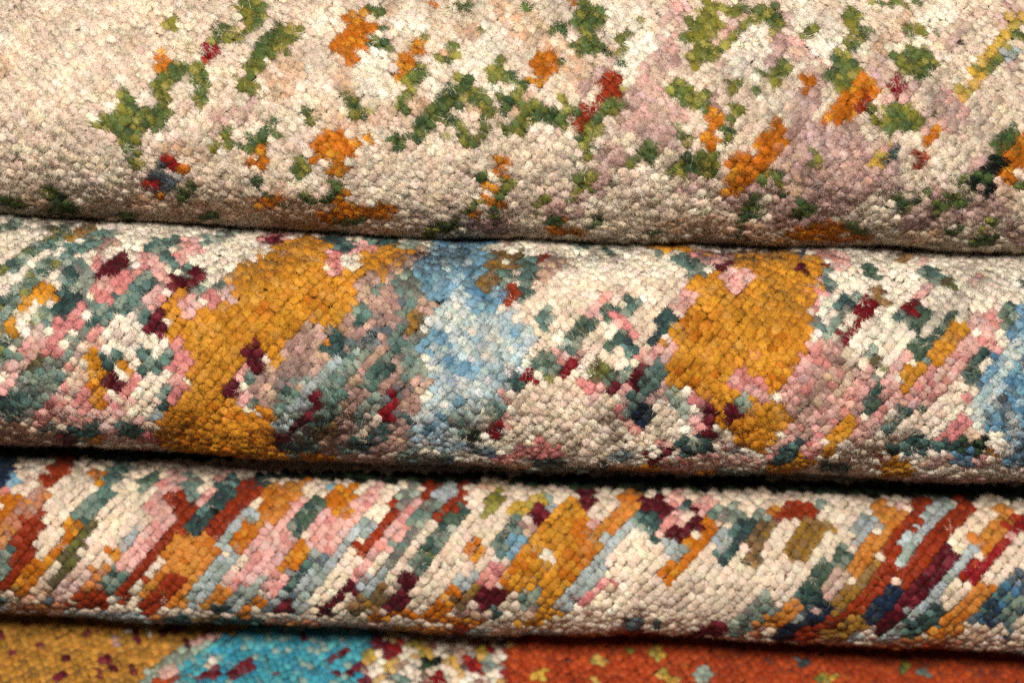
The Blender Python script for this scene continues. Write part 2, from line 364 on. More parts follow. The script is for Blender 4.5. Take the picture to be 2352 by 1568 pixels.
DESIGN2 = '''
@S1
b 75 -60,1804 12,1807
s 75 30,1807 78,1809
b 75 90,1810 282,1817
z 75 330,1819 426,1823
a 75 450,1824 642,1831
s 75 690,1833 762,1836
a 75 780,1836 876,1840
T 75 900,1841 948,1843
a 75 960,1843 1104,1849
a 75 1140,1851 1236,1855
b 75 1260,1856 1404,1863
s 75 1440,1864 1488,1866
n 75 1500,1867 1644,1873
n 75 1680,1875 1728,1877
n 75 1740,1878 1932,1886
b 75 1980,1889 2124,1895
s 75 2160,1896 2352,1901
K 75 2400,1903 2592,1908
s 75 2640,1910 2688,1911
a 75 2700,1912 2748,1913
z 75 2760,1913 2808,1915
K 75 2820,1915 2868,1917
s 75 2880,1917 3024,1921
s 75 3060,1922 3252,1928
n 75 3300,1930 3372,1932
b 75 3390,1932 3486,1935
b 75 3510,1936 3606,1939
n 75 3630,1940 3774,1944
z 75 3810,1945 3954,1950
z 75 3990,1951 4134,1955
@B1
s 80 90,920 180,880
F 70 0,950 60,930
w 110 850,930 720,980 660,1020
L 70 430,950 620,940
h 115 620,970 560,1040 420,1090 300,1150 220,1210 130,1270 30,1340 -40,1400
t 120 1020,1010 850,1060 750,1120 640,1160
n 70 1050,1050 900,1120
s 0 560,1170 700,1200 790,1210 830,1290 870,1400 860,1500 780,1568 540,1568 540,1350 520,1230
T 120 620,1340 700,1420
h 130 470,1250 400,1330 310,1420 200,1500 80,1568
K 0 390,1410 510,1470 520,1568 300,1568 310,1480
p 100 920,1210 870,1270
m 0 1180,1170 1220,1240 1130,1320 1040,1360 950,1440 860,1400 860,1320 950,1260 1060,1190
s 110 2120,980 1940,1040 1880,1070
t 140 1600,1060 1420,1110 1500,1160 1540,1230 1680,1280 1750,1350
p 130 1720,1070 1790,1120 1650,1190
p 0 1300,1150 1440,1190 1470,1270 1570,1370 1540,1450 1480,1440 1350,1350 1260,1290 1240,1200
P 100 1330,1290
s 100 1190,1300 1130,1350
p 140 1250,1370 1100,1430 980,1470 900,1530
P 130 1150,1440 1000,1520
t 150 1330,1420 1400,1480 1200,1540
m 0 1600,1370 1690,1440 1660,1500 1580,1550 1490,1500
m 100 1810,1370 1740,1450 1760,1520
s 110 1820,1500 1830,1440
t 120 2030,1480
O 0 2351,1200 2200,1310 2080,1400 2120,1500 2180,1568 2351,1568
@C1
h 0 180,70 260,100 240,170 130,280 60,370 40,470 0,480 0,230
s 0 460,100 560,60 740,40 760,110 690,160 730,200 680,250 640,260 570,240 540,330 440,400 370,440 260,420 200,360 400,230
T 130 500,130 560,190 470,260
L 90 300,360 330,330
L 90 150,490
h 0 0,480 70,450 100,560 40,640 0,660
s 130 700,420 600,520 540,600 480,660 400,740 430,820
s 130 290,640 240,720
s 0 0,640 150,560 130,660 0,750
s 0 100,830 200,780 330,720 430,700 480,840 400,900 360,1000 340,1080 230,1110 150,1190 60,1160 0,1100 0,930
T 120 60,940 40,1040 170,1000
W 110 290,630 250,700
z 0 820,330 900,380 820,470 830,560 760,640 700,600 640,700 700,900 740,930 900,950 1080,960 1030,1080 1130,1110 1200,1180 1130,1250 1200,1300 1000,1320 700,1280 500,1200 350,1120 380,950 480,850 540,720 640,560 740,440
z 0 0,1130 200,1180 450,1150 500,1300 600,1340 0,1330
n 120 0,1290 250,1300 420,1330
P 90 300,1140 420,1010
i 0 1100,190 1080,280 1150,390 1200,480 1300,540 1290,660 1200,690 1170,580 1100,600 1060,710 1010,680 990,600 900,540 820,520 860,450 930,380 1000,260
O 0 1430,90 1350,170 1280,240 1330,370 1290,450 1210,490 1310,510 1440,510 1480,640 1450,740 1480,860 1440,950 1360,990 1270,1060 1260,1180 1160,1230 1210,1320 1500,1420 2010,1450 2010,1100 1930,1060 1870,990 1850,940 1770,930 1850,820 1930,700 2010,570 2010,0 1790,0 1760,60 1830,130 1720,240 1560,240
K 0 1360,1000 1700,1000 1930,1060 2010,1100 2010,1450 1500,1420 1210,1320 1160,1230 1260,1180 1270,1060
O 0 330,50 430,90 430,170 370,210 310,200 260,240 220,300 130,380 90,480 40,470 50,390 110,330 190,230 260,160
P 110 610,260 620,340 540,390 460,440 480,380
p 110 300,450 340,520 260,560 200,620
P 110 400,530 410,620
p 90 170,670 100,740 50,820 0,880
P 150 980,40 880,110 800,150 830,220
t 150 1130,60 1210,90 1050,140 960,200 900,280 850,310
t 100 750,270 720,340
t 130 1150,250 1130,320
p 130 1240,160 1220,210
m 0 1390,0 1470,60 1430,110 1370,110 1300,110 1330,50
m 100 1540,0 1490,90
m 130 1250,310 1210,420
p 0 1480,150 1550,200 1540,280 1470,330 1400,260 1410,180
P 90 1490,220
P 110 1640,170 1670,230
s 100 1560,110
t 110 1730,90
p 90 1780,170 1800,130
m 130 2010,570 1970,640 1990,690
m 120 1840,830 1820,920
p 110 1930,740 1900,800
p 120 1930,930 1900,980
t 130 1980,840
t 110 1990,1010
P 130 1370,540 1400,620 1420,690 1380,800 1400,850 1340,960
t 100 1320,660 1240,720 1150,720 1140,620
t 80 1310,840 1270,920
K 0 690,590 780,650 790,740 860,760 800,850 850,920 820,1000 820,1050 760,1060 700,1010 770,930 680,880 690,750
K 0 1000,650 1030,760 1010,830 920,760 950,690
t 0 860,570 950,620 940,700 890,770 820,720 800,640
m 0 870,770 970,820 990,930 930,950 800,870
P 110 1060,800 1030,880
P 100 690,950 640,1010
P 80 880,1020
c 0 1150,830 1230,850 1260,950 1190,1090 1050,1080 1010,1040 1080,930
T 90 1280,1000 1300,1030
e 110 1200,1110
T 100 540,1220 620,1250 740,1210
T 100 960,1220 1040,1200 1090,1250
s 100 330,1220 400,1190
m 90 480,1270 560,1300
K 60 700,1300 780,1290
P 90 1130,1290 1180,1270
@B2
P 70 60,1060 250,1010
m 70 110,1070 210,1040
p 60 330,990
O 0 340,1040 480,1010 600,1040 700,1110 780,1120 700,1170 600,1250 620,1310 720,1390 800,1290 900,1300 920,1230 1000,1140 1110,1100 1290,1070 1400,1080 1350,1120 1470,1130 1580,1100 1560,1150 1450,1200 1350,1270 1250,1340 1180,1430 1050,1360 990,1420 930,1500 900,1568 0,1568 0,1190 140,1160 170,1100
T 90 660,1050 760,1070 860,1110 780,1160 710,1190
p 90 1070,1080 960,1120 880,1160
i 100 830,1210 880,1270
P 140 700,1230 740,1320
T 80 1050,1040 1130,1070 1290,1050
S 80 1420,1060 1490,1090 1370,1110
n 120 1530,1160 1430,1230 1330,1310 1260,1350
s 0 1330,1320 1450,1340 1550,1480 1500,1568 1350,1568 1200,1470 1240,1380
n 140 1060,1400 1000,1460 930,1550
t 110 1150,1470
n 110 1250,1530
B 0 1720,1020 2260,1030 2170,1110 2080,1150 2140,1230 2170,1300 2030,1420 2080,1520 2200,1480 2280,1420 2280,1568 1560,1568 1520,1430 1440,1310 1500,1240 1600,1150 1640,1080
D 80 1780,1050 2100,1040
f 100 1730,1290
f 100 1940,1270
f 90 1850,1410
i 100 2120,1140 2250,1130 2330,1110
n 70 2300,1080
s 110 2180,1210
w 120 2230,1210 2190,1310 2150,1380
w 110 2100,1450 2070,1480
w 90 2330,1200
t 130 2310,1390 2240,1430
r 0 2351,1420 2290,1490 2280,1568 2351,1568
v 100 1660,1530
@C2
u 0 860,30 960,20 1000,80 1140,140 1300,210 1280,300 1340,430 1280,560 1350,800 1220,1050 1210,1200 1250,1400 600,1430 200,1390 120,1200 0,1010 0,760 190,710 260,600 350,500 390,400 500,420 650,410 800,220
O 0 0,0 870,0 800,110 820,190 730,270 650,380 590,430 480,410 390,390 340,500 250,590 190,700 120,700 50,600 0,550
K 90 560,260 450,160 300,220
K 100 150,350 60,230
O 70 990,10
n 150 900,60 840,150 900,210 1020,260 1060,340
n 130 1060,150
t 120 970,90
t 130 830,290 800,370
n 130 900,380 860,440
n 110 700,420 740,360
n 160 430,440 470,520 540,580 480,620 330,560 290,600
O 80 545,510
T 130 650,490 650,560 590,600
n 110 540,660 480,720 420,790 350,880
n 130 130,780 90,880 60,960 20,900
E 130 960,460 920,540
n 100 1010,510 970,610 870,700 800,800 760,860
n 100 1140,690 1090,770 1020,860 960,930
n 130 730,900 820,930
n 130 740,1000 680,1100 640,1160
n 120 1320,820 1250,920 1200,1020
t 130 1120,420 1070,520 1060,620 970,730 880,850
n 85 1010,510 970,610 870,700 800,800 760,860
n 85 1140,690 1090,770 1020,860 960,930
t 130 1220,220 1180,300
s 130 1240,560 1230,740 1200,780
s 100 860,570 780,680 680,760 590,860 540,940
e 110 600,700 550,760 420,860 380,960
w 115 1250,330 1310,370 1220,420
n 110 1330,240 1400,210 1420,140
m 115 470,990 400,1080 310,1160 230,1240 170,1330
x 0 1060,900 1120,960 1150,1010 1080,1080 1050,1160 980,1180 890,1110 980,1050 1020,960
t 130 280,950 200,1050
e 110 380,990 280,1100 180,1200
t 140 620,960 560,1060 490,1170
s 130 900,1000 840,1130
c 120 900,1170 820,1250
n 140 690,1230 580,1320
T 100 1030,1260 1000,1220
T 100 1180,1130
w 90 600,1230 500,1250
n 130 1120,1230 1150,1310 1000,1340
T 110 760,1330 880,1320
T 80 250,1360 440,1350
K 0 0,1030 110,1040 140,1110 110,1200 150,1250 140,1350 90,1400 0,1420
K 70 0,1420 200,1420 570,1450
n 80 650,1430 1000,1440
s 70 300,1410
s 80 1100,1450 1500,1440
B 0 1290,90 1380,100 1500,0 1720,0 1730,90 1790,120 1900,200 1930,270 1700,300 1640,330 1430,220 1380,200 1300,170
f 0 1400,230 1560,180 1700,290 2007,260 2007,900 1920,920 1900,1000 1790,1060 1750,1180 1650,1260 1600,1400 1230,1370 1220,1060 1350,1000 1370,780 1400,600 1330,520 1300,440
f 110 1600,60
f 110 1590,160
B 100 1400,480 1530,540
B 100 1330,570
D 120 1680,110 1850,200
B 90 1640,700
B 90 1600,980
B 80 1460,660 1700,760
B 70 1350,1220 1480,1150
w 110 1790,70 1850,10
s 120 1950,60
r 0 2007,40 1960,120 1900,220 1950,270 2007,190
p 130 1970,960
s 110 1850,1040 1930,1100
s 130 1590,1170 1700,1210
c 100 1830,1180
k 100 1730,1260
z 130 1980,1150
c 0 1880,1280 2007,1180 2007,1350 1900,1360
x 100 1900,1190 1870,1250
E 90 1700,1360 1850,1390
P 70 1900,1440 2007,1430
E 60 1400,1450 1550,1440
@B3
t 60 390,1060 470,1050
t 90 590,1110 680,1090
T 90 840,1130 880,1150
s 100 1370,1160
r 0 290,1180 390,1210 370,1280 270,1270 200,1240
w 110 60,1190 20,1270
t 170 140,1280 120,1370 180,1440 150,1500 90,1568
n 150 400,1270 320,1330 260,1410
r 0 0,1430 70,1480 60,1568 0,1568
p 0 1450,1120 1700,1150 2020,1180 2000,1250 1880,1290 1760,1320 1700,1250 1600,1180
O 60 1280,1100 1400,1105 1560,1110 1640,1140
m 40 1450,1105
O 60 1830,1180
O 0 2351,1150 2100,1160 2010,1230 2000,1310 1900,1330 1800,1340 1740,1400 1640,1440 1680,1510 1700,1568 2351,1568
t 120 1560,1230 1660,1290
t 130 1720,1320 1650,1380 1610,1400
m 0 1990,1240 2020,1310 1920,1350 1860,1290 1920,1250
p 0 1960,1320 2180,1320 2220,1410 2200,1500 2120,1560 2010,1530 2050,1470 1950,1440 1850,1400 1900,1350
@C3
f 0 0,340 60,380 210,400 230,440 150,540 130,620 100,700 0,800
c 0 200,60 1380,0 1390,100 1250,260 1100,430 1100,520 1130,600 1000,700 930,720 850,790 800,720 690,660 560,680 480,790 520,860 640,840 800,960 820,1100 880,1190 1000,1190 1080,1080 1100,1040 1270,1030 1310,1150 1300,1290 1180,1300 1000,1350 900,1330 750,1450 500,1440 250,1330 200,1300 100,1350 0,1340 0,950 200,830 350,790 400,640 260,580 130,560 210,440 60,360 40,290 130,160
B 100 50,420
t 0 0,0 180,0 190,60 140,160 100,240 30,230 20,200 60,120 40,40 0,60
r 0 0,40 70,100 50,170 0,210
n 90 240,20
t 100 280,290 240,370
t 110 220,640 200,720
F 100 320,700 300,720
L 80 270,790 330,770
x 0 110,710 190,760 180,870 120,890 40,840 50,770
T 100 20,830 60,880
t 60 240,610
p 90 390,620 400,690
x 0 460,650 530,720 490,780 430,840 380,790 400,720
F 125 600,390 540,430 500,500 430,540
t 90 480,590
n 110 540,630
p 110 740,190 690,230
p 100 640,310
F 100 780,260 750,310
t 100 950,220 920,290
P 110 840,330 870,400
p 100 930,480
F 100 850,480 800,550
T 110 900,550 920,610
W 110 700,710 650,780
F 130 770,790 740,870
t 90 890,740 890,830
m 0 1010,680 1100,720 1060,800 1000,870 950,930 870,900 790,970 740,910 820,800 900,860 920,780
P 130 600,870 620,900
p 120 680,920 640,950
p 110 880,930 870,990
P 100 820,1050 900,1140 960,1190
t 120 1170,690 1110,790 1060,890 980,980 920,1080
N 130 1020,1050 1030,1120
T 110 1230,320 1180,390 1140,460 1100,500
p 0 1180,850 1260,880 1230,980 1100,1040 1060,960 1120,900
S 100 1250,920 1300,990 1370,1040 1400,1100
O 0 2007,0 1900,0 1900,100 1800,160 1740,120 1680,80 1600,40 1560,0 1460,10 1390,60 1400,150 1330,260 1350,310 1270,360 1210,430 1230,500 1140,520 1140,590 1180,620 1250,600 1270,660 1210,760 1160,820 1290,870 1310,950 1390,900 1500,960 1560,1030 1600,1090 1590,1180 1650,1240 1750,1220 1760,1300 1850,1390 2007,1410
K 0 1350,350 1560,260 1700,420 1560,560 1450,520 1300,440
K 150 1300,720 1420,800 1560,760
K 0 1600,1090 1800,1110 2007,1060 2007,1410 1850,1390 1760,1300 1750,1220 1650,1240 1590,1180
p 120 1300,240 1410,170
p 90 1270,560 1220,640
p 110 1120,620 1020,660
p 0 1600,20 1640,0 1900,0 1890,100 1810,160 1740,110
P 0 1840,700 1900,770 1970,830 1980,890 1840,930 1650,900 1740,800
p 130 1950,950
S 120 1800,960 1830,1020
P 0 1430,900 1510,980 1460,1050 1340,970
m 0 1460,1080 1480,1040 1570,1020 1610,1100 1610,1270 1530,1290 1490,1190
m 0 1700,980 1800,1070 1740,1160 1650,1160 1690,1080
p 110 1440,1140 1440,1200
x 0 1000,1320 1070,1380 1090,1440 1000,1410
m 0 1220,1320 1320,1370 1200,1470 1100,1470 1160,1400
p 90 1180,1330
T 0 1300,1290 1470,1250 1600,1330 1560,1400 1450,1450 1330,1480 1270,1430 1340,1380
s 90 1310,1460
S 90 1440,1340
z 130 1680,1310
s 110 1770,1370
E 90 800,1420 880,1400
P 100 60,1370 340,1390 200,1330
T 60 170,1460 400,1470
E 60 680,1480 750,1490
K 60 1000,1530 1150,1510
z 100 1200,1500 1600,1440 1900,1470
T 50 1640,1490
@B4
w 90 1290,1190 1230,1240
v 110 1420,1240
F 110 930,1330 980,1350
n 60 0,1140
E 80 320,1180
p 110 470,1175 700,1220 650,1300
s 90 570,1330
m 90 300,1300
x 0 480,1270 640,1240 620,1270 520,1310
t 120 1440,1330 1520,1370 1570,1420
W 100 1620,1420 1700,1470
p 90 1880,1420
t 60 1080,1190
O 0 0,1150 230,1150 500,1200 560,1240 480,1290 520,1340 470,1420 500,1470 430,1568 0,1568
x 0 480,1270 640,1240 630,1270 520,1310
m 110 300,1310
E 80 310,1180
@C4
O 0 0,0 360,0 420,60 380,130 310,250 350,310 370,400 350,480 300,600 220,640 200,740 110,870 60,960 130,1030 180,1100 150,1200 80,1270 0,1380
K 0 0,450 150,430 330,500 300,600 220,640 200,740 110,870 0,940
p 70 410,20
t 120 480,60 500,100
p 0 400,90 490,140 450,230 330,280 350,180
s 0 700,130 760,170 660,260 640,340 560,450 480,530 400,450 330,380 360,300 430,330 500,260 600,170
T 80 560,250 640,190
i 100 450,230 480,330
x 0 780,170 850,230 830,290 750,350 700,440 660,540 560,520 530,460 620,420 660,330 700,240
w 110 870,140 890,200
F 130 1220,290 1150,380
t 110 1040,290 1080,340
x 0 1120,170 1200,220 1170,310 1100,320 1060,230
p 110 1250,110 1190,160
t 110 1320,30
W 100 1430,60
p 100 1640,40
j 0 380,490 470,520 580,520 620,640 720,700 870,770 800,880 770,960 780,1100 700,1180 640,1290 500,1300 460,1240 420,1320 440,1400 260,1420 0,1480 0,1420 100,1280 200,1150 150,1040 70,950 130,850 220,730 230,640 330,590
p 150 400,560 280,720 180,900
n 120 560,720 420,880 330,1010 260,1100
z 130 620,800 560,940
O 130 640,1130 580,1200 540,1290 500,1340
t 110 810,590
W 120 860,660 890,700
c 110 640,640 730,700
F 105 870,850 830,930 810,1040
p 130 1090,600 1040,700 950,790
c 100 960,600
F 115 1460,340 1370,420 1290,530 1220,640 1210,680
F 120 1150,520 1160,590
O 115 1170,740 1110,790 1070,870 1090,920
p 140 1280,780 1200,880 1120,980
p 140 980,890 960,980 900,1060 850,1150 780,1230 720,1280
O 135 1540,410 1480,490 1400,560 1340,660
p 0 1780,220 1850,300 1780,430 1700,440 1590,390 1600,330 1700,270
i 120 1640,230 1540,310
p 140 1740,500 1620,560 1500,670 1390,800 1300,920 1280,1000
p 120 1750,560
P 60 1290,900 1350,830
F 110 1670,640 1620,720 1570,830
c 140 1480,870 1400,980 1330,1060 1220,1200
P 110 1560,990
P 140 1560,1140 1470,1220 1390,1270
t 0 1030,1000 1180,1040 1150,1120 1070,1180 1000,1270 920,1210 980,1100
F 70 1240,1050
c 110 1220,1120 1120,1190 1030,1270 950,1330
D 0 2007,230 1930,260 1870,380 1880,480 1870,560 1760,620 1730,700 1660,760 1640,870 1600,960 1690,1010 1640,1100 1700,1200 1850,1260 1900,1350 1850,1500 2007,1500
f 115 1960,560 1900,660 1870,730
f 130 1800,800 1760,900 1690,980 1660,1070
E 120 1850,1000 1950,1200
f 90 1930,1260 1900,1400
F 110 1900,250 1870,370
i 90 1830,460
F 80 1990,80
k 0 1480,1290 1600,1260 1740,1280 1700,1360 1630,1420 1560,1390 1480,1350
b 90 1600,1250
T 0 1200,1220 1280,1330 1200,1400 1000,1420 920,1390 1060,1300 1120,1230
T 110 1350,1340 1450,1360
D 120 1450,1420 1580,1440
O 80 1760,1390
p 90 1680,1440 1640,1490
c 130 880,1330 760,1390 680,1420
z 110 900,1450 1000,1450
O 90 190,1450 350,1450 100,1510 20,1530
T 100 210,1340 150,1420 60,1460
P 115 370,1290 330,1380
O 110 470,1390
T 80 450,1500 620,1510
O 110 1030,1480 1100,1520 920,1530
n 90 1250,1500 1400,1450
'''

